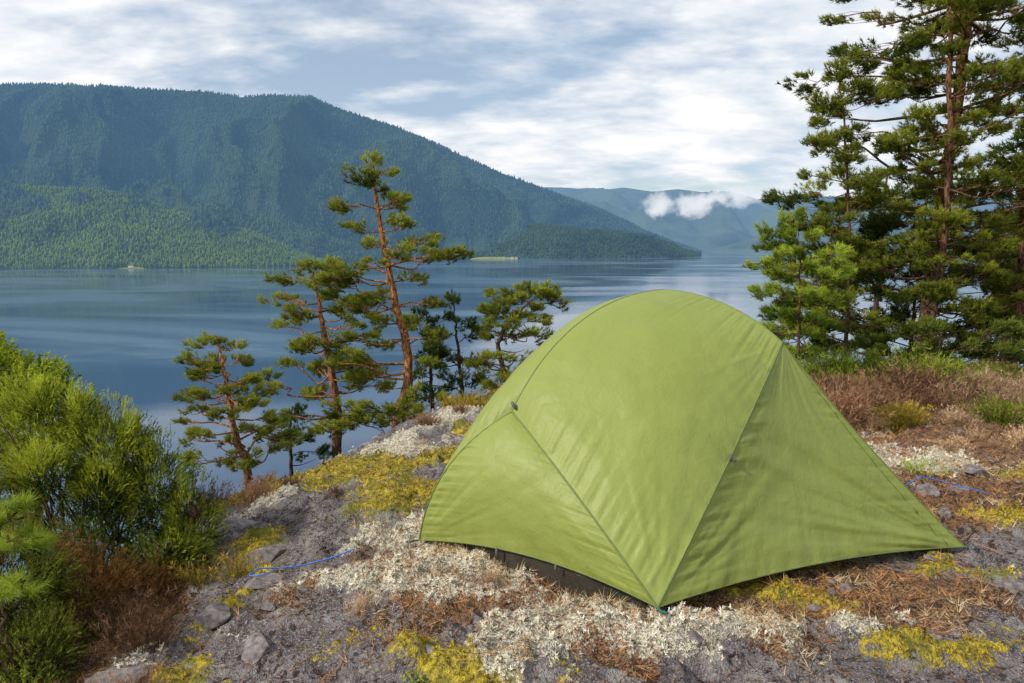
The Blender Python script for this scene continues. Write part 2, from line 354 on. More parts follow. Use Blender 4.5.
for i in range(4):
    p0,p1=crn[i],crn[(i+1)%4]
    for f in np.linspace(0,1,20,endpoint=False):
        q=p0+(p1-p0)*f; sn=math.sin(math.pi*f); q=cen+(q-cen)*(.90+.065*sn**.6); base.append([q[0],q[1],gz(q[0],q[1])-.02]); ss.append(sn**.6)
base=np.array(base); m_=len(base); ss=np.array(ss)
l1=base.copy(); l1[:,2]+=.05+.07*ss
l2=np.array([[*(cen[:2]+(b[:2]-cen[:2])*.84),b[2]+.24] for b in base])
Vv=np.concatenate([base,l1,l2]); j=np.arange(m_); j2=(j+1)%m_
ia.add(Vv,np.stack([j,j2,j2+m_,j+m_],-1),0,True); ia.add(Vv,np.stack([j+m_,j2+m_,j2+2*m_,j+2*m_],-1),1,True)
ia.build('inner_tent',[simple('tub_floor',(.040,.034,.024),.5,.3,14,.3),simple('inner_mesh',(.10,.09,.06),.8,.2,40,.1)],tent)
grey=simple('grey_webbing',(.10,.10,.11),.6,.1,60,.1); metal=simple('stake_metal',(.5,.5,.52),.35,.05,60,.05,1.)
pa=Acc()
def blob(acc,c,d,l,r,mat=0):
    d=np.asarray(d,float); d/=np.linalg.norm(d); c=np.asarray(c,float)
    tube(acc,[c-d*l,c-d*l*.9,c,c+d*l*.9,c+d*l],[.001,r*.8,r,r*.8,.001],mat,8)
def nearpt(c,f): return c[int(f*(n_-1))]
blob(pa,nearpt(c_H1T,.04)+V3(-.005,-.02,.005),(.6,-.2,-1),.020,.008)
blob(pa,nearpt(c_H2B,.50)+V3(0,-.010,0),(.3,0,-1),.014,.007)
blob(pa,nearpt(c_H2B,.50)+V3(.012,-.012,-.01),(1,0,-.3),.010,.005)
blob(pa,H2+V3(.010,-.008,.0),(.7,-.3,-.6),.014,.006)
blob(pa,nearpt(h_BA,.64)+V3(-.006,-.012,-.012),(0,0,1),.022,.006)
blob(pa,nearpt(h_BA,.40)+V3(-.006,-.012,-.010),(0,0,1),.014,.005)
pa.build('clips',[grey],tent)
st=Acc()
blob(st,pB+V3(.03,-.05,-.02),(.1,.3,1),.045,.004); blob(st,pC+V3(.05,-.01,-.02),(-.3,.1,1),.045,.004); blob(st,pA+V3(-.05,-.03,-.02),(.2,.1,1),.045,.004)
st.build('stakes',[metal],tent)
sp_=Acc(); tube(sp_,[pB,pB+V3(.01,-.025,-.004),pB+V3(.028,-.048,.006)],.005,0,6); tube(sp_,[pC,pC+V3(.03,-.005,0),pC+V3(.05,-.01,.008)],.004,0,6); tube(sp_,[pA,pA+V3(-.05,-.03,.004)],.004,0,6)
sp_.build('stake_straps',[simple('teal_webbing',(.01,.12,.09),.6,.1,60,.1)],tent)
ga=Acc(); 
def gp(x,y,h=.015): return V3(x,y,gz(x,y)+h)
tube(ga,spline([gp(-1.14,2.88,.06),gp(-1.0,2.95,.04),gp(-.86,3.0,.035),gp(-.74,3.02,.04)],14),.0035,0,5)
tube(ga,spline([gp(-1.14,2.88,.06),gp(-1.16,2.83,.065),gp(-1.08,2.82,.06),gp(-1.06,2.88,.055)],12),.003,0,5)
tube(ga,spline([gp(2.12,3.62,.05),gp(2.22,3.68,.075),gp(2.33,3.74,.09)],10),.0035,0,5)
tube(ga,spline([gp(2.33,3.74,.09),gp(2.5,3.75,.05),gp(2.7,3.7,.02)],10),.003,0,5)
ga.build('guy_line',[simple('blue_cord',(.03,.17,.60),.5,.3,200,.1)],tent)
ga=Acc(); tube(ga,spline([pC+V3(.05,-.01,.02),gp(2.3,2.9,.02),gp(2.45,2.95,.01)],10),.002,0,5)
ga.build('orange_cord',[simple('orange_cord',(.5,.2,.05),.5,.3,200,.1)],tent)

# ---------------------------------------------------------------- pines
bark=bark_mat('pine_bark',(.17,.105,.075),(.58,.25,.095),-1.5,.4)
barkd=bark_mat('pine_bark_dark',(.085,.06,.05),(.30,.15,.075),-.5,4.)  # darker, less orange bark
ndA=foliage('pine_needles',(.045,.070,.010),(.38,.41,.055),.33)
ndR=foliage('pine_needles_tall',(.042,.066,.010),(.36,.39,.05),.36)
ndB=foliage('pine_needles_young',(.08,.135,.012),(.46,.56,.07),.35)
ndC=foliage('pine_needles_dark',(.020,.040,.010),(.13,.17,.035),.28)
def pine(name,base,unit_,trunk,pads,r0,needle_mat,bark_m,depth=1.,tuft=46,nn=18,L=.07,W=.0095,rtop=.15,dead=6,pz=1.6,px_=1.25,fill=0):
    """base: world foot; trunk/pads given in local units (right, up) * unit_ metres"""
    a=Acc(); base=np.asarray(base,float)
    tp=[base+V3(0,0,-1.6)]+[base+V3(dx*unit_,(R.random()-.5)*8*unit_,dz*unit_) for dx,dz in trunk]
    TP=spline(tp,40); rr=np.linspace(1,rtop,40)**.9*r0
    TP[4:-1,:2]+=(R.normal(size=(35,2))*.008)
    tube(a,TP,rr,0,9,True,.18)
    ztop=TP[-1,2]; pads=list(pads)
    if fill:
        P_=np.array(pads)
        for _ in range(fill):
            q=P_[R.integers(len(P_))]; pads.append((q[0]+R.normal()*9,q[1]-abs(R.normal())*6,q[2]*.75,q[3]*.8))
    for k,(dx,dz,rx,rz) in enumerate(pads):
        rx*=px_; rz*=pz
        dy=(R.random()*2-1)*depth
        c=V3(base[0]+dx*unit_,base[1]+dy,base[2]+dz*unit_); r=V3(rx,rx*.9,rz)*unit_
        hd=np.hypot(c[0]-np.interp(c[2],TP[:,2],TP[:,0]),dy)
        az=min(c[2]-.12*hd+.02*R.normal(),ztop-.02); i=int(np.argmin(abs(TP[:,2]-az)))
        s=TP[i]; mid=(s+c)/2+V3(R.normal()*.10,R.normal()*.10,.10*R.normal()-.06)*min(hd,1.2)
        q=s*.3+c*.7+V3(R.normal(),R.normal(),R.normal())*.06*min(hd,1)
        br=spline([s,mid,q,c],14); rb=min(rr[i]*.4,.006+.014*hd)
        tube(a,br,np.linspace(rb,.003,14),0,5)
        sz=(rx*rz)/(18*8.)
        m=max(8,int(tuft*sz)) 
        nsub=4; sc=unit(nsub)*[.6,.6,.5]; si=R.integers(0,nsub,m)
        o=sc[si]+unit(m)*(R.random((m,1))**.5)*R.uniform(.32,.55,nsub)[si][:,None]
        P=c+o*r
        for jx in R.choice(m,min(m,7),replace=False):
            bs=br[R.integers(6,14)]; tube(a,[bs,(bs+P[jx])/2+R.normal(size=3)*.02,P[jx]],[.005,.003,.002],0,4)
        v_=P-(c*.6+s*.4); D=v_/(np.linalg.norm(v_,axis=1)[:,None]+1e-6)+[0,0,.6]; D/=np.linalg.norm(D,axis=1)[:,None]
        vv=np.clip(.5+.5*o[:,2]+.18*R.normal(size=m)+.14*R.normal(),0,1)  # tufts lighter upwards in each pad, top light put into the colour
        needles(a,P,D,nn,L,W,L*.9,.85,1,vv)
    for _ in range(dead):
        i=R.integers(8,26); s=TP[i]; d=unit(1)[0]*[1,1,.25]; l_=R.uniform(.2,.6)*unit_*60
        tube(a,spline([s,s+d*l_*.5+[0,0,-.03],s+d*l_+R.normal(size=3)*.06],8),np.linspace(.010,.002,8),0,4)
    return a.build(name,[bark_m,needle_mat])
def px(L,u0,v0): return [(u_-u0,v0-v_,*r) for u_,v_,*r in L]
U=10/683
P1=[(371,166,9,11),(362,180,17,7),(385,178,13,6),(355,208,15,7),(393,203,14,7),(352,228,12,6),(398,226,14,7),(420,243,22,8),(442,252,19,8),(362,244,17,6),(404,252,18,7),(372,262,14,7),(345,272,27,8),(328,284,18,7),(412,276,14,7),(375,290,18,7),(350,303,18,7),(412,320,13,8),(430,335,16,9),(376,340,16,8),(350,352,18,8),(362,376,20,9),(413,402,16,8),(345,330,14,6),(430,300,12,6),(376,192,12,6),(384,222,10,5),(372,318,16,7),(425,362,12,7)]
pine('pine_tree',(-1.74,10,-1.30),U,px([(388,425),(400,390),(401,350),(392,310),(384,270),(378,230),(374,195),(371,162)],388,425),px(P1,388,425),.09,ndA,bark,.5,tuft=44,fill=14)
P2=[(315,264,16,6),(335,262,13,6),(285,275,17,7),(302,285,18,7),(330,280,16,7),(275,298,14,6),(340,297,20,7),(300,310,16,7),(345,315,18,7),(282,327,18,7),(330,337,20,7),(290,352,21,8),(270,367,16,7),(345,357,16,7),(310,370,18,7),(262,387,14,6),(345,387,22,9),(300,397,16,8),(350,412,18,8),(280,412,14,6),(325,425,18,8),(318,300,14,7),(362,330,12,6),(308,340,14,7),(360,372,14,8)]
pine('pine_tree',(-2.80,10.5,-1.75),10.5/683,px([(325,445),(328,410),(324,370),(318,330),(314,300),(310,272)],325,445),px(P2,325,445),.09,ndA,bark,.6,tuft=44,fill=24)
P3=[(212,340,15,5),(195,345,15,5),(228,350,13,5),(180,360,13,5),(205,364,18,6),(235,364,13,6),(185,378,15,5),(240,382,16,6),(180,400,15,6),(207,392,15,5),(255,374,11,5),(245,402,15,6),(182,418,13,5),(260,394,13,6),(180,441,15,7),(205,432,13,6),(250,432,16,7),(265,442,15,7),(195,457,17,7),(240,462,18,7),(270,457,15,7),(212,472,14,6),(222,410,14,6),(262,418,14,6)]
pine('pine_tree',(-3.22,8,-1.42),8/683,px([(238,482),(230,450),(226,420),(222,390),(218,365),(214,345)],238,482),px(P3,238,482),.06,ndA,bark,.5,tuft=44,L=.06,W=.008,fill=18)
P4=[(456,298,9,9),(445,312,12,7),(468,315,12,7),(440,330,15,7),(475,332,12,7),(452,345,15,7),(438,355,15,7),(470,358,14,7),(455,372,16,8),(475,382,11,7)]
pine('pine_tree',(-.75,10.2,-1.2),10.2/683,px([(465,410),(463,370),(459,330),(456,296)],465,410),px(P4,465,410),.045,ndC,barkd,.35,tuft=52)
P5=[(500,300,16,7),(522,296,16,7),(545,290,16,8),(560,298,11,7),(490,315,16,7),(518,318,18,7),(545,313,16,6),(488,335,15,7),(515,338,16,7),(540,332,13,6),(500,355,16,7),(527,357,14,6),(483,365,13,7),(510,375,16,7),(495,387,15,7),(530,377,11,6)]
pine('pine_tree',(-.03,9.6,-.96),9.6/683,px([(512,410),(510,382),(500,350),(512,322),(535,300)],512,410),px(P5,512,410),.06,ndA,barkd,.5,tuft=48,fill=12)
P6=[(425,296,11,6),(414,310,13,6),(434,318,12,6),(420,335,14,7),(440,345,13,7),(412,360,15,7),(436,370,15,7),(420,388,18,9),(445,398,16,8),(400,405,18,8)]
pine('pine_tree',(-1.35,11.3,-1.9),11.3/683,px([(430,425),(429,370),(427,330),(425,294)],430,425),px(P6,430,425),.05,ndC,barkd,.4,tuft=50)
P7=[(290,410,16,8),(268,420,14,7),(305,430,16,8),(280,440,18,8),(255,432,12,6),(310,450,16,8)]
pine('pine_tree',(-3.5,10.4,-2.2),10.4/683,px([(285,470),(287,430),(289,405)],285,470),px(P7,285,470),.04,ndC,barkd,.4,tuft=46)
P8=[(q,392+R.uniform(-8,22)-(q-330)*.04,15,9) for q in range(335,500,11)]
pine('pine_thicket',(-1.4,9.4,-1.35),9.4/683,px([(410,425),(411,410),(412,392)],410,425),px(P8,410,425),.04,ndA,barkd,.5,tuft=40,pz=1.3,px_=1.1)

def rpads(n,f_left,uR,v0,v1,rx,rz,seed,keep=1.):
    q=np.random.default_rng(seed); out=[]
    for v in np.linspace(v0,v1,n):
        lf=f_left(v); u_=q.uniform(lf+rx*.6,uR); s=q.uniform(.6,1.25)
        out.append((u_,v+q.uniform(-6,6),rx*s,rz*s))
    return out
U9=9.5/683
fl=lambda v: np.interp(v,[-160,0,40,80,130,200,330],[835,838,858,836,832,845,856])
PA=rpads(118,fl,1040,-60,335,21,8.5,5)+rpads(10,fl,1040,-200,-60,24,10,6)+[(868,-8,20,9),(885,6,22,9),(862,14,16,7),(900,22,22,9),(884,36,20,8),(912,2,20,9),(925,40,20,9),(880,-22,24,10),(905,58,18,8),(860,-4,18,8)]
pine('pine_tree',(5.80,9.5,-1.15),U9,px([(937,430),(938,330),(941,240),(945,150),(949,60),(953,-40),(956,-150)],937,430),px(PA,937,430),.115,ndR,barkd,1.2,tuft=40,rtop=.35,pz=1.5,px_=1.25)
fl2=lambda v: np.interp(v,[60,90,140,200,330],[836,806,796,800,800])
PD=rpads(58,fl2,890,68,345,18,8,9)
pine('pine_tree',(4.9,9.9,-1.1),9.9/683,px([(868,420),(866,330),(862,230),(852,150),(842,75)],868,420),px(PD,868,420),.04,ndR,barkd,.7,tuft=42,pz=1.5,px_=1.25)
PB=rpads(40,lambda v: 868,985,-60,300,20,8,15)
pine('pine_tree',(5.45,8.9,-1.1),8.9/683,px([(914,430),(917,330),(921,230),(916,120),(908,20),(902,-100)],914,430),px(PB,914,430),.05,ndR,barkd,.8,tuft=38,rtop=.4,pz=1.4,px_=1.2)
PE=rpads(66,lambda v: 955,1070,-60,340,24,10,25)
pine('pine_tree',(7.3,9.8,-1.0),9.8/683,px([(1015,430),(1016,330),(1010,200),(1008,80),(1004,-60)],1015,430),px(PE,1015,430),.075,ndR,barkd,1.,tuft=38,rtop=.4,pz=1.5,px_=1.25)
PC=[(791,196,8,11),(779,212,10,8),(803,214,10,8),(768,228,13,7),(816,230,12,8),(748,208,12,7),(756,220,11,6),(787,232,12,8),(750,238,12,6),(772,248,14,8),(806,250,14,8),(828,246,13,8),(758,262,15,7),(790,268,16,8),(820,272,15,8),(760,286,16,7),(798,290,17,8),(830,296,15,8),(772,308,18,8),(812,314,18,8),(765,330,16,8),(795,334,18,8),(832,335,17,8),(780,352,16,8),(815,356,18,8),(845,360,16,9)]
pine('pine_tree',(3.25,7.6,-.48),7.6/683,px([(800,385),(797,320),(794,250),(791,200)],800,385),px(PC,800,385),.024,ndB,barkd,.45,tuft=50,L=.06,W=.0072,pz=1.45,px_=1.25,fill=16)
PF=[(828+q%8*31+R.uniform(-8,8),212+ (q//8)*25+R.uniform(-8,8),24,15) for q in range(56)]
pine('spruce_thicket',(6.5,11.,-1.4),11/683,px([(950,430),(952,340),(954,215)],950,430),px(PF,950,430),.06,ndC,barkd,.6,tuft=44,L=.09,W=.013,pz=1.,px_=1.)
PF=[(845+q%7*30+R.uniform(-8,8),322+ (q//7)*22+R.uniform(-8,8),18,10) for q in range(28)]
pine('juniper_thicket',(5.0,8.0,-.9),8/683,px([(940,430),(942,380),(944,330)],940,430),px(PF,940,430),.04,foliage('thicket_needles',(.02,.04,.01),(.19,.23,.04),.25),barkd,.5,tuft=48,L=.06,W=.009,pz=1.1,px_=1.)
for sx,sy,sh in ((9.5,13,7),(11.5,11,8),(8.,15,7),(13,14,9)):
    zb=float(height(sx,sy)); q=np.random.default_rng(int(sx*10))
    pads=[(q.normal()*22*(1-.6*f),f*sh*60,30,11) for f in np.linspace(.2,1,28)]
    pine('pine_tree',(sx,sy,zb),1/60,[(0,0),(2,sh*20),(0,sh*40),(1,sh*60)],pads,.12,ndC,barkd,.8,tuft=20,nn=12,L=.12,W=.022,pz=1.3,px_=1.1)

# ---------------------------------------------------------------- bushes
def bush(name,foot,lobes,n,nn,L,W,mats,spread=.75,stems=26,upb=.6,shell=.55,stem=2.6,cf=9,cut=.42):
    a=Acc(); lobes=np.array(lobes,float); vol=lobes[:,3]*lobes[:,5]; pr=vol/vol.sum()
    li=R.choice(len(lobes),n,p=pr); o=unit(n); rad=shell+(1-shell)*R.random(n)
    dm=1+.55*(fbm(o[:,0]*4+li*3,o[:,2]*4+o[:,1]*3,3)-.45)
    o=o*rad[:,None]*dm[:,None]
    C=lobes[li,:3]+o*lobes[li,3:6]
    D=o+[0,0,upb]+.3*unit(n); D/=np.linalg.norm(D,axis=1)[:,None]
    clump=fbm(C[:,0]*cf+C[:,1]*cf*.5,C[:,2]*cf,3,.6)
    k=(clump>cut)|(R.random(n)<.15); C,D,o,clump=C[k],D[k],o[k],clump[k]
    vv=np.clip(.28+.40*o[:,2]+2.2*(clump-.5)+.25*R.normal(size=len(C)),0,1)  # sprigs paler towards lobe tops: lit tops painted through var
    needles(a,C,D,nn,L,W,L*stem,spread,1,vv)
    foot=np.asarray(foot,float)
    for _ in range(stems):
        t=C[R.integers(len(C))]; s=foot+R.normal(size=3)*[.08,.08,.01]
        tube(a,spline([s,(s+t)/2+R.normal(size=3)*.05+[0,0,-.04],t],9),np.linspace(.009,.002,9),0,4)
    return a.build(name,mats)
jun=foliage('juniper_needles',(.024,.048,.008),(.52,.57,.06),.3)
jund=foliage('juniper_needles_dark',(.022,.038,.010),(.24,.27,.04),.22,(.34,.18,.06),.52)
twig=simple('twig_bark',(.10,.055,.035),.9,.4,20,.5)
gL=float(height(-2.1,3.2))
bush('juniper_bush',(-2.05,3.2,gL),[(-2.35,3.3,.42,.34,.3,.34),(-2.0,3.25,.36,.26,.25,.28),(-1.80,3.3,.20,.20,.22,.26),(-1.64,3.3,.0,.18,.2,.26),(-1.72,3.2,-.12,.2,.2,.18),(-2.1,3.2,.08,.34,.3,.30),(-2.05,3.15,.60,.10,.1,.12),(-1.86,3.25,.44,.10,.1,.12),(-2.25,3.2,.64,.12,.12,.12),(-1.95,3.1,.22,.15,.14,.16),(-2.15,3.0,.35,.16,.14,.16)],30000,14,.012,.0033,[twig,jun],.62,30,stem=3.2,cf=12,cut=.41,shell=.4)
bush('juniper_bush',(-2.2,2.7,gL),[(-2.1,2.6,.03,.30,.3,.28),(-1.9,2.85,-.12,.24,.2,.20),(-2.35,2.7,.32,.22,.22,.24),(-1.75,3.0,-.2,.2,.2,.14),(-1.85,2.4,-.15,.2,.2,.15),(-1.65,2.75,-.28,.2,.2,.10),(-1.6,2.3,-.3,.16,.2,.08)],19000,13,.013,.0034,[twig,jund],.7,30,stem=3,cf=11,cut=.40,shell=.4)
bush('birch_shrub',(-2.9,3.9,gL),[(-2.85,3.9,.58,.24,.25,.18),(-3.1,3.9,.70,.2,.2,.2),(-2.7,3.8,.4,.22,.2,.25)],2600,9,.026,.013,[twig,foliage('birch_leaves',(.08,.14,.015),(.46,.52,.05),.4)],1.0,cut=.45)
PS=[(8,470,20,7),(38,492,18,6),(8,508,22,7),(40,530,20,6),(12,546,22,7),(-10,490,20,7),(24,457,12,6)]
pine('pine_sapling',(-1.84,2.3,-.25),.0036,px([(0,660),(-4,600),(-2,540),(4,480)],0,660),px(PS,0,660),.008,ndB,barkd,.12,tuft=22,nn=34,L=.055,W=.0017,dead=0,pz=1.3,px_=1.2)
bush('low_shrub',(-1.9,2.0,gL),[(-1.55,2.05,-.25,.14,.14,.05),(-1.75,2.2,-.2,.15,.15,.07)],700,10,.018,.007,[twig,jund],.9,6)
bush('lingonberry_shrub',(-.35,2.25,gz(-.35,2.25)),[(-.32,2.02,gz(-.32,2.02)+.01,.05,.03,.02),(2.0,3.4,gz(2.,3.4)+.02,.15,.08,.03),(-.95,3.5,gz(-.95,3.5)+.02,.12,.1,.03),(2.6,4.1,gz(2.6,4.1)+.03,.2,.12,.05)],420,7,.010,.007,[twig,ndB],1.,0)
def twigs(name,cx,cy,rx,ry,n,h,mat,w=.004,lean=.35,k=3):
    nc=max(3,int(n/110)); ccx=cx+R.uniform(-1,1,nc)*rx; ccy=cy+R.uniform(-1,1,nc)*ry; hs=R.uniform(.5,1.3,nc); ci=R.integers(0,nc,n)
    x=ccx[ci]+R.normal(size=n)*h*.30; y=ccy[ci]+R.normal(size=n)*h*.30
    C=np.stack([x,y,height(x,y)],-1); D=np.stack([(x-ccx[ci])/h*lean*3,(y-ccy[ci])/h*lean*3,np.ones(n)],-1)+unit(n)*.35; D/=np.linalg.norm(D,axis=1)[:,None]
    a=Acc(); hh=h*hs[ci]
    va=np.clip(.5+.35*R.normal(size=nc)[ci]+.2*R.normal(size=n),0,1)
    for b in range(4):
        s_=ci%4==b
        if s_.sum()==0: continue
        hb=float(hh[s_].mean()); needles(a,C[s_],D[s_],k,hb,w,.02,.35,0,va[s_]*.5)
        C2=C[s_]+D[s_]*hb*R.uniform(.3,.95,(s_.sum(),1)); needles(a,C2,D[s_],8,hb*.15,w*1.1,hb*.2,.95,0,va[s_])
    return a.build(name,[mat])
hea=foliage('heather_brown',(.07,.038,.024),(.44,.25,.14),.2)
dryg=foliage('dry_grass_tuft',(.28,.17,.10),(.82,.60,.38),.25)
ogr=foliage('orange_green_shrub',(.10,.09,.015),(.58,.42,.07),.25)
grs=foliage('green_shrub',(.05,.08,.01),(.30,.36,.04),.25)
twigs('heather_shrub',3.35,6.1,.50,.4,1500,.46,hea,.005)
twigs('heather_shrub',2.9,5.9,.3,.3,500,.30,hea,.005)
twigs('heather_shrub',4.0,6.8,.6,.5,700,.34,hea,.006)
twigs('heather_shrub',3.1,5.4,.5,.3,400,.16,ogr,.005)
twigs('heather_shrub',4.7,6.3,.9,.6,1500,.24,dryg,.005)
twigs('heather_shrub',4.3,5.6,.7,.4,500,.16,hea,.004)
twigs('green_shrub',4.5,6.0,.9,.5,700,.20,grs,.007)
twigs('heather_shrub',4.9,7.2,.9,.5,700,.28,hea,.006)
twigs('heather_shrub',3.9,5.3,.9,.5,1300,.13,dryg,.004)
twigs('heather_shrub',3.2,4.7,.9,.4,700,.08,dryg,.003)
twigs('green_shrub',3.5,7.1,.8,.5,1100,.44,grs,.008)
twigs('green_shrub',5.3,7.5,1.2,.4,1100,.38,grs,.008)
twigs('heather_shrub',-.15,7.0,.35,.4,700,.28,ogr,.007)
twigs('heather_shrub',.3,7.5,.5,.4,500,.32,ogr,.007)
twigs('heather_shrub',-1.55,3.0,.3,.25,360,.15,hea,.0022)
twigs('heather_shrub',-1.75,2.55,.35,.35,800,.18,hea,.0022)
twigs('heather_shrub',-1.5,2.15,.22,.12,200,.10,hea,.002)
twigs('heather_shrub',-1.9,4.2,.3,.3,400,.18,hea,.003)
twigs('heather_shrub',-1.45,2.95,.2,.2,120,.12,ogr,.004)
twigs('heather_shrub',-.7,5.8,.5,.5,300,.10,hea,.004)
twigs('heather_shrub',-1.5,4.4,.5,.4,260,.09,hea,.003)
twigs('dry_grass_tuft',-.3,2.75,.6,.3,260,.06,dryg,.0018)

# ---------------------------------------------------------------- lake
w=NT('lake_water'); p=w.pos()
pat=w.noise(w.mapv(p,(.0016,.0034,1),(0,0,.25)),1.2,4,.6,1.2)
wb=w.n('ShaderNodeBump',{'Strength':w.ramp(pat,.42,.60,.03,.26),'Distance':.30,'Height':w.noise(w.mapv(p,(.4,1.1,1)),.8,3,.6)})
wp=w.n('ShaderNodeBsdfPrincipled',{'Base Color':w.mix(w.ramp(pat,.42,.60),c4(.042,.085,.15),c4(.10,.17,.26)),'Roughness':w.ramp(pat,.42,.60,.04,.15),'IOR':1.333,'Normal':wb.outputs[0]})
lakem=w.fin(wp.outputs[0])
make_mesh('lake',[(-30000,-3000,LAKE),(30000,-3000,LAKE),(30000,40000,LAKE),(-30000,40000,LAKE)],[(np.array([[0,1,2,3]]),0,False)],[lakem])

# ---------------------------------------------------------------- hills
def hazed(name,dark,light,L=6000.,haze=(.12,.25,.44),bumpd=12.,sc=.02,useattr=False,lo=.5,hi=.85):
    t=NT(name); p=t.pos(); n1=t.noise(p,.0026,4,.62,.6); n2=t.noise(p,sc,2,.7)  # n1: broad patches, forest types plus cloud shade put into the colour
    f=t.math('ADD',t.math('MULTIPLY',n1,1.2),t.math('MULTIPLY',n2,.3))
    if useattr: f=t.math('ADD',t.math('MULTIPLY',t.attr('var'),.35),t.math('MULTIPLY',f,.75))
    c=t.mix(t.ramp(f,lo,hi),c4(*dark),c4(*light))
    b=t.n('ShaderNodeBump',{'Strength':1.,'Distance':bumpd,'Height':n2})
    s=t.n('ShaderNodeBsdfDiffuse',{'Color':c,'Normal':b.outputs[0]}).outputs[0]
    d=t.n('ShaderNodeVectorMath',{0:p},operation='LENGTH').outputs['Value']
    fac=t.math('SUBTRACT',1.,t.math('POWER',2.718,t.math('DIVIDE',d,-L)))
    e=t.n('ShaderNodeEmission',{'Color':c4(*haze),'Strength':1.}).outputs[0]  # distance haze added to the surface itself as bluish emission
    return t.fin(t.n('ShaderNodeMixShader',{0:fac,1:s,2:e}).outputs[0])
def hill(name,tab,amp,mat,ns=260,nv=90,fw=1.,ncone=0,ch=22,cmat=None,back=1.35,seed=0,fscale=600.):
    T_=np.array(tab,float)
    def H(a,v):
        Yr=np.interp(a,T_[:,0],T_[:,1]); Zr=1.4+np.interp(a,T_[:,0],T_[:,2])*Yr; Ys=np.interp(a,T_[:,0],T_[:,3])
        y=Ys+(Yr-Ys)*v; x=a*y
        vv=np.clip(v,0,1); top=Zr-(LAKE-4)
        h=LAKE-4+top*vv**fw - np.maximum(v-1,0)*top*.9
        e=np.sin(np.pi*np.clip(vv,0,1))**.8*np.clip(top/250,0,1)
        wa=a*9+.5*(fbm(x/900+seed,y/900,3)-.5)*4
        rid=1-np.abs(fbm(x/fscale+seed,y/fscale*.7+seed,5,.55)-.5)*3.2
        gul=1-np.abs(fbm(wa+seed,v*1.6+seed,4,.5)-.5)*3.4
        h=h+amp*e*(.6*rid+.5*gul-.75)+6*(fbm(x/90,y/90,3)-.5)*np.clip(vv*6,0,1)
        return x,y,h
    aa=np.linspace(T_[0,0],T_[-1,0],ns); vv=np.linspace(0,back,nv)
    Aa,Vv=np.meshgrid(aa,vv,indexing='ij'); x,y,h=H(Aa,Vv)
    i=np.arange(ns-1)[:,None]*nv+np.arange(nv-1)[None,:]
    F=np.stack([i,i+nv,i+nv+1,i+1],-1).reshape(-1,4)
    make_mesh(name,np.stack([x,y,h],-1).reshape(-1,3),[(F,0,True)],[mat])
    if ncone:
        a=R.uniform(T_[0,0],T_[-1,0],ncone); v=R.uniform(.01,1.03,ncone)**.9; x,y,h=H(a,v)
        dens=fbm(x/140,y/140,4,.6); ok=(h>LAKE+1)&((dens>.42)|(R.random(ncone)<.5)); x,y,h=x[ok],y[ok],h[ok]; m=len(x)
        hh=ch*(.35+.8*R.random(m)**1.5); r=ch*R.uniform(.15,.32,m); k=5; th=np.arange(k)*2*np.pi/k
        V=np.zeros((m,2*k+1,3))
        V[:,:k,0]=x[:,None]+r[:,None]*np.cos(th); V[:,:k,1]=y[:,None]+r[:,None]*np.sin(th); V[:,:k,2]=(h-1)[:,None]
        V[:,k:2*k,0]=x[:,None]+.75*r[:,None]*np.cos(th+.3); V[:,k:2*k,1]=y[:,None]+.75*r[:,None]*np.sin(th+.3); V[:,k:2*k,2]=(h+hh*.55)[:,None]
        V[:,2*k]=np.stack([x,y,h+hh],-1)
        b=(np.arange(m)*(2*k+1))[:,None]; j=np.arange(k); j2=(j+1)%k
        F4=np.stack([b+j,b+j2,b+k+j2,b+k+j],-1).reshape(-1,4); F3=np.stack([b+k+j,b+k+j2,b+2*k+0*j],-1).reshape(-1,3)
        make_mesh('distant_forest',V.reshape(-1,3),[(F4,0,True),(F3,0,True)],[cmat],{'var':np.repeat(R.random(m),2*k+1)})
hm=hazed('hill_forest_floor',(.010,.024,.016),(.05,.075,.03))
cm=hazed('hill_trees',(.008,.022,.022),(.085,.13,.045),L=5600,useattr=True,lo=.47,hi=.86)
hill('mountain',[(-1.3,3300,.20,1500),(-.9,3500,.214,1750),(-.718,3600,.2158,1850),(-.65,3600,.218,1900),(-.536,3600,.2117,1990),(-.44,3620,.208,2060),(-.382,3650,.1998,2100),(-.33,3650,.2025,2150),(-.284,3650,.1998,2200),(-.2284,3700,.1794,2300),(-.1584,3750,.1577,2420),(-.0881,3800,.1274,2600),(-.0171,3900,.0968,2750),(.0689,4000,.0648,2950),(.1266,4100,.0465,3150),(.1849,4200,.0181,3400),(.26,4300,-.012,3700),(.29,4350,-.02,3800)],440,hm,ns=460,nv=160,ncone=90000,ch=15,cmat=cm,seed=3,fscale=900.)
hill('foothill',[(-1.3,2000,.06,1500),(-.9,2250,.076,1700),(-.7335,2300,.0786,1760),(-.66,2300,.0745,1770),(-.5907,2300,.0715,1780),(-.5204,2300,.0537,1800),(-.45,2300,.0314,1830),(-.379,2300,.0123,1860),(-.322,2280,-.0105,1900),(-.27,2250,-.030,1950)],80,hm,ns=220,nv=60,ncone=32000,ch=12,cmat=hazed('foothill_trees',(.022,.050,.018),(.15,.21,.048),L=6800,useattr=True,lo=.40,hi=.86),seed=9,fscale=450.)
hill('headland',[(-.09,3000,-.024,2750),(-.0609,3100,-.0078,2700),(-.0173,3100,.0138,2690),(.0404,3100,.0224,2680),(.0982,3100,.0166,2700),(.15,3150,.0120,2730),(.1995,3200,.0067,2780),(.2437,3250,-.0106,2900),(.275,3300,-.021,3050)],30,hm,ns=160,nv=40,ncone=9000,ch=14,cmat=hazed('headland_trees',(.010,.026,.014),(.06,.09,.03),L=9000,useattr=True),seed=5,fscale=300.)
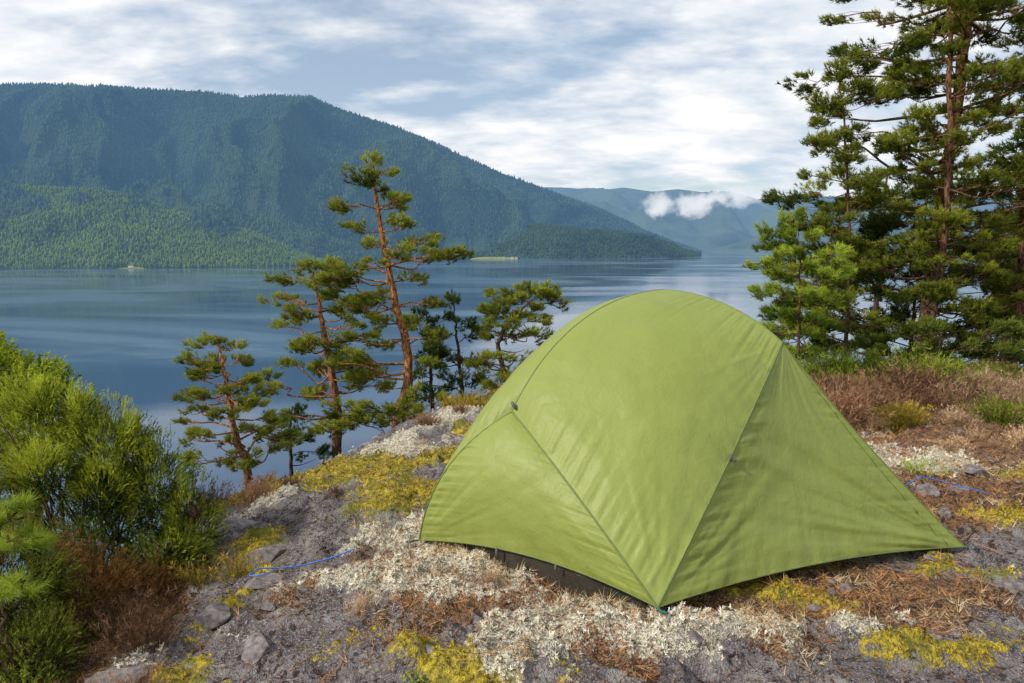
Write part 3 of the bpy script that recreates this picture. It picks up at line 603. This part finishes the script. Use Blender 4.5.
fm=hazed('far_range',(.02,.045,.03),(.09,.12,.06),7000.,(.20,.35,.57),40.,.006)
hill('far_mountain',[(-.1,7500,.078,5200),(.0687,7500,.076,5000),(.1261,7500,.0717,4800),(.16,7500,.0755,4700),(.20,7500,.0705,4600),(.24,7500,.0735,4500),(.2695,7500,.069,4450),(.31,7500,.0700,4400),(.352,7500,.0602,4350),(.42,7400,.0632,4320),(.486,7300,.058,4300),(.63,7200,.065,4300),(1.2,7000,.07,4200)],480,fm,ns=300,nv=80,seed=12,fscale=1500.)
hill('far_mountain',[(.26,4700,-.0170,4400),(.30,4600,-.010,4300),(.36,4600,.006,4200),(.42,4600,.022,4100),(.55,4600,.03,4000),(1.2,4400,.05,3600)],60,fm,ns=100,nv=40,seed=15,fscale=600.)
def house(name,x,y,z,w_,d_,h_,wallm,roofm):
    a=Acc(); b=lambda X0,Y0,Z0:(x+X0,y+Y0,z+Z0)
    V=[b(-w_,-d_,0),b(w_,-d_,0),b(w_,d_,0),b(-w_,d_,0),b(-w_,-d_,h_),b(w_,-d_,h_),b(w_,d_,h_),b(-w_,d_,h_),b(-w_,0,h_*1.6),b(w_,0,h_*1.6)]
    a.add(V,[[0,1,5,4],[1,2,6,5],[2,3,7,6],[3,0,4,7]],0); a.add(V,[[4,7,8],[5,9,6]],0)
    e=.8; V2=[b(-w_-e,-d_-e,h_*.95),b(w_+e,-d_-e,h_*.95),b(w_+e,0,h_*1.65),b(-w_-e,0,h_*1.65),b(-w_-e,d_+e,h_*.95),b(w_+e,d_+e,h_*.95)]
    a.add(V2,[[0,1,2,3],[3,2,5,4]],1)
    a.build(name,[wallm,roofm])
wm=simple('white_boards',(.7,.69,.65),.7,.05,1,.1); rf=simple('roof_slate',(.12,.11,.11),.7,.2,1,.1)
for i,(ax,yy) in enumerate([(-.012,2695),(.0,2690),(.006,2700),(-.03,2705),(-.555,1782)]):
    house('farm_house',ax*yy,yy,LAKE+ (2 if yy>2000 else 1.5),6,4,5,wm,rf)
def meadow(ax0,ax1,y0,y1,z1):
    n=20; V=[];F=[]
    for i in range(n):
        a_=ax0+(ax1-ax0)*i/(n-1); s=math.sin(math.pi*i/(n-1))**.5
        V+= [(a_*y0,y0-4*math.sin(i),LAKE+.4),(a_*y1,y0+(y1-y0)*s,LAKE+.5+z1*s)]
        if i<n-1: F.append([2*i,2*i+2,2*i+3,2*i+1])
    make_mesh('meadow',V,[(np.array(F),0,True)],[hazed('meadow_grass',(.10,.13,.04),(.26,.28,.09),9000.,bumpd=.2)])
meadow(-.062,.008,2675,2712,8); meadow(-.57,-.53,1758,1780,3)

# low clouds hanging on the far range
cl=NT('low_cloud'); tc=cl.n('ShaderNodeTexCoord').outputs['Object']; wp_=cl.pos()
ln=cl.n('ShaderNodeVectorMath',{0:tc},operation='LENGTH').outputs['Value']
nz=cl.noise(cl.mapv(wp_,(.010,.008,.012)),1.0,4,.62)
dn=cl.ramp(cl.math('ADD',cl.math('SUBTRACT',1.,ln),cl.math('MULTIPLY',cl.math('SUBTRACT',nz,.5),2.4)),.08,.75,0.,.018)
em=cl.n('ShaderNodeEmission',{'Color':c4(.88,.93,.99),'Strength':cl.math('MULTIPLY',dn,.95)}).outputs[0]  # cloud's own glow stands in for scattered daylight
ab=cl.n('ShaderNodeVolumeAbsorption',{'Color':c4(0,0,0),'Density':dn}).outputs[0]
clm=cl.fin(None,cl.n('ShaderNodeAddShader',{0:em,1:ab}).outputs[0])
import bmesh
for (cx,cy,cz,rx,ry,rz) in ((985,4650,240,125,120,95),(1290,4900,245,165,130,105),(1700,5200,330,300,90,90)):
    bm=bmesh.new(); bmesh.ops.create_icosphere(bm,subdivisions=3,radius=1.25); me=bpy.data.meshes.new('low_cloud'); bm.to_mesh(me); bm.free()
    o=bpy.data.objects.new('low_cloud',me); me.materials.append(clm); o.location=(cx,cy,cz); o.scale=(rx,ry,rz); scene.collection.objects.link(o)

# ---------------------------------------------------------------- light / sky
S=Vector((-.74,-.42,.70)).normalized()
sun=bpy.data.lights.new('sun','SUN'); sun.energy=3.6; sun.angle=math.radians(4); sun.color=(1,.94,.84)
so=bpy.data.objects.new('sun',sun); so.rotation_euler=S.to_track_quat('Z','Y').to_euler(); scene.collection.objects.link(so)
wd=bpy.data.worlds.new('World'); scene.world=wd; wd.use_nodes=True; nt=wd.node_tree; nt.nodes.clear()
def wn(typ,ins=None,**p):
    nd=nt.nodes.new(typ)
    for k,v in p.items(): setattr(nd,k,v)
    for k,v in (ins or {}).items():
        if isinstance(v,bpy.types.NodeSocket): nt.links.new(v,nd.inputs[k])
        else: nd.inputs[k].default_value=v
    return nd
sky=wn('ShaderNodeTexSky',sky_type='NISHITA'); sky.sun_disc=False; sky.sun_elevation=math.asin(S.z); sky.sun_rotation=math.atan2(S.x,S.y)
tc=wn('ShaderNodeTexCoord').outputs['Generated']; sx=wn('ShaderNodeSeparateXYZ',{0:tc})
def wm_(op,a,b): return wn('ShaderNodeMath',{0:a,1:b},operation=op).outputs[0]
zz=wm_('ADD',wm_('MAXIMUM',sx.outputs[2],0.),.24)
cv=wn('ShaderNodeCombineXYZ',{0:wm_('DIVIDE',sx.outputs[0],zz),1:wm_('DIVIDE',sx.outputs[1],zz),2:0.}).outputs[0]
mp=wn('ShaderNodeMapping',{'Vector':cv,'Scale':(.85,1.3,1),'Location':(3.1,.6,0),'Rotation':(0,0,.25)}).outputs[0]
n1=wn('ShaderNodeTexNoise',{'Vector':mp,'Scale':1.15,'Detail':5.,'Roughness':.55,'Distortion':.15}).outputs[0]
n2=wn('ShaderNodeTexNoise',{'Vector':mp,'Scale':3.4,'Detail':6.,'Roughness':.56,'Distortion':.1}).outputs[0]
cov=wn('ShaderNodeMapRange',{0:wm_('ADD',wm_('MULTIPLY',n1,.65),wm_('MULTIPLY',n2,.35)),1:.40,2:.53}).outputs[0]
shd=wn('ShaderNodeMapRange',{0:wm_('ADD',wm_('MULTIPLY',n1,.45),wm_('MULTIPLY',n2,.55)),1:.41,2:.58}).outputs[0]
cm_=wn('ShaderNodeMix',data_type='RGBA'); nt.links.new(shd,cm_.inputs[0]); cm_.inputs[6].default_value=(.53,.65,.80,1); cm_.inputs[7].default_value=(1.0,1.0,1.01,1)
b1=wn('ShaderNodeBackground',{'Color':sky.outputs[0],'Strength':.13}).outputs[0]
b2=wn('ShaderNodeBackground',{'Color':cm_.outputs[2],'Strength':1.}).outputs[0]
cf2=wm_('ADD',wm_('MULTIPLY',cov,.58),.42)
mx=wn('ShaderNodeMixShader',{0:cf2,1:b1,2:b2}).outputs[0]
wo=wn('ShaderNodeOutputWorld',{0:mx})

# ---------------------------------------------------------------- camera
cam=bpy.data.cameras.new('camera'); cam.lens=24; cam.sensor_width=36; cam.clip_start=.05; cam.clip_end=60000
co=bpy.data.objects.new('camera',cam); co.location=(0,0,1.4); co.rotation_euler=(math.radians(90-8.4),0,0); scene.collection.objects.link(co); scene.camera=co
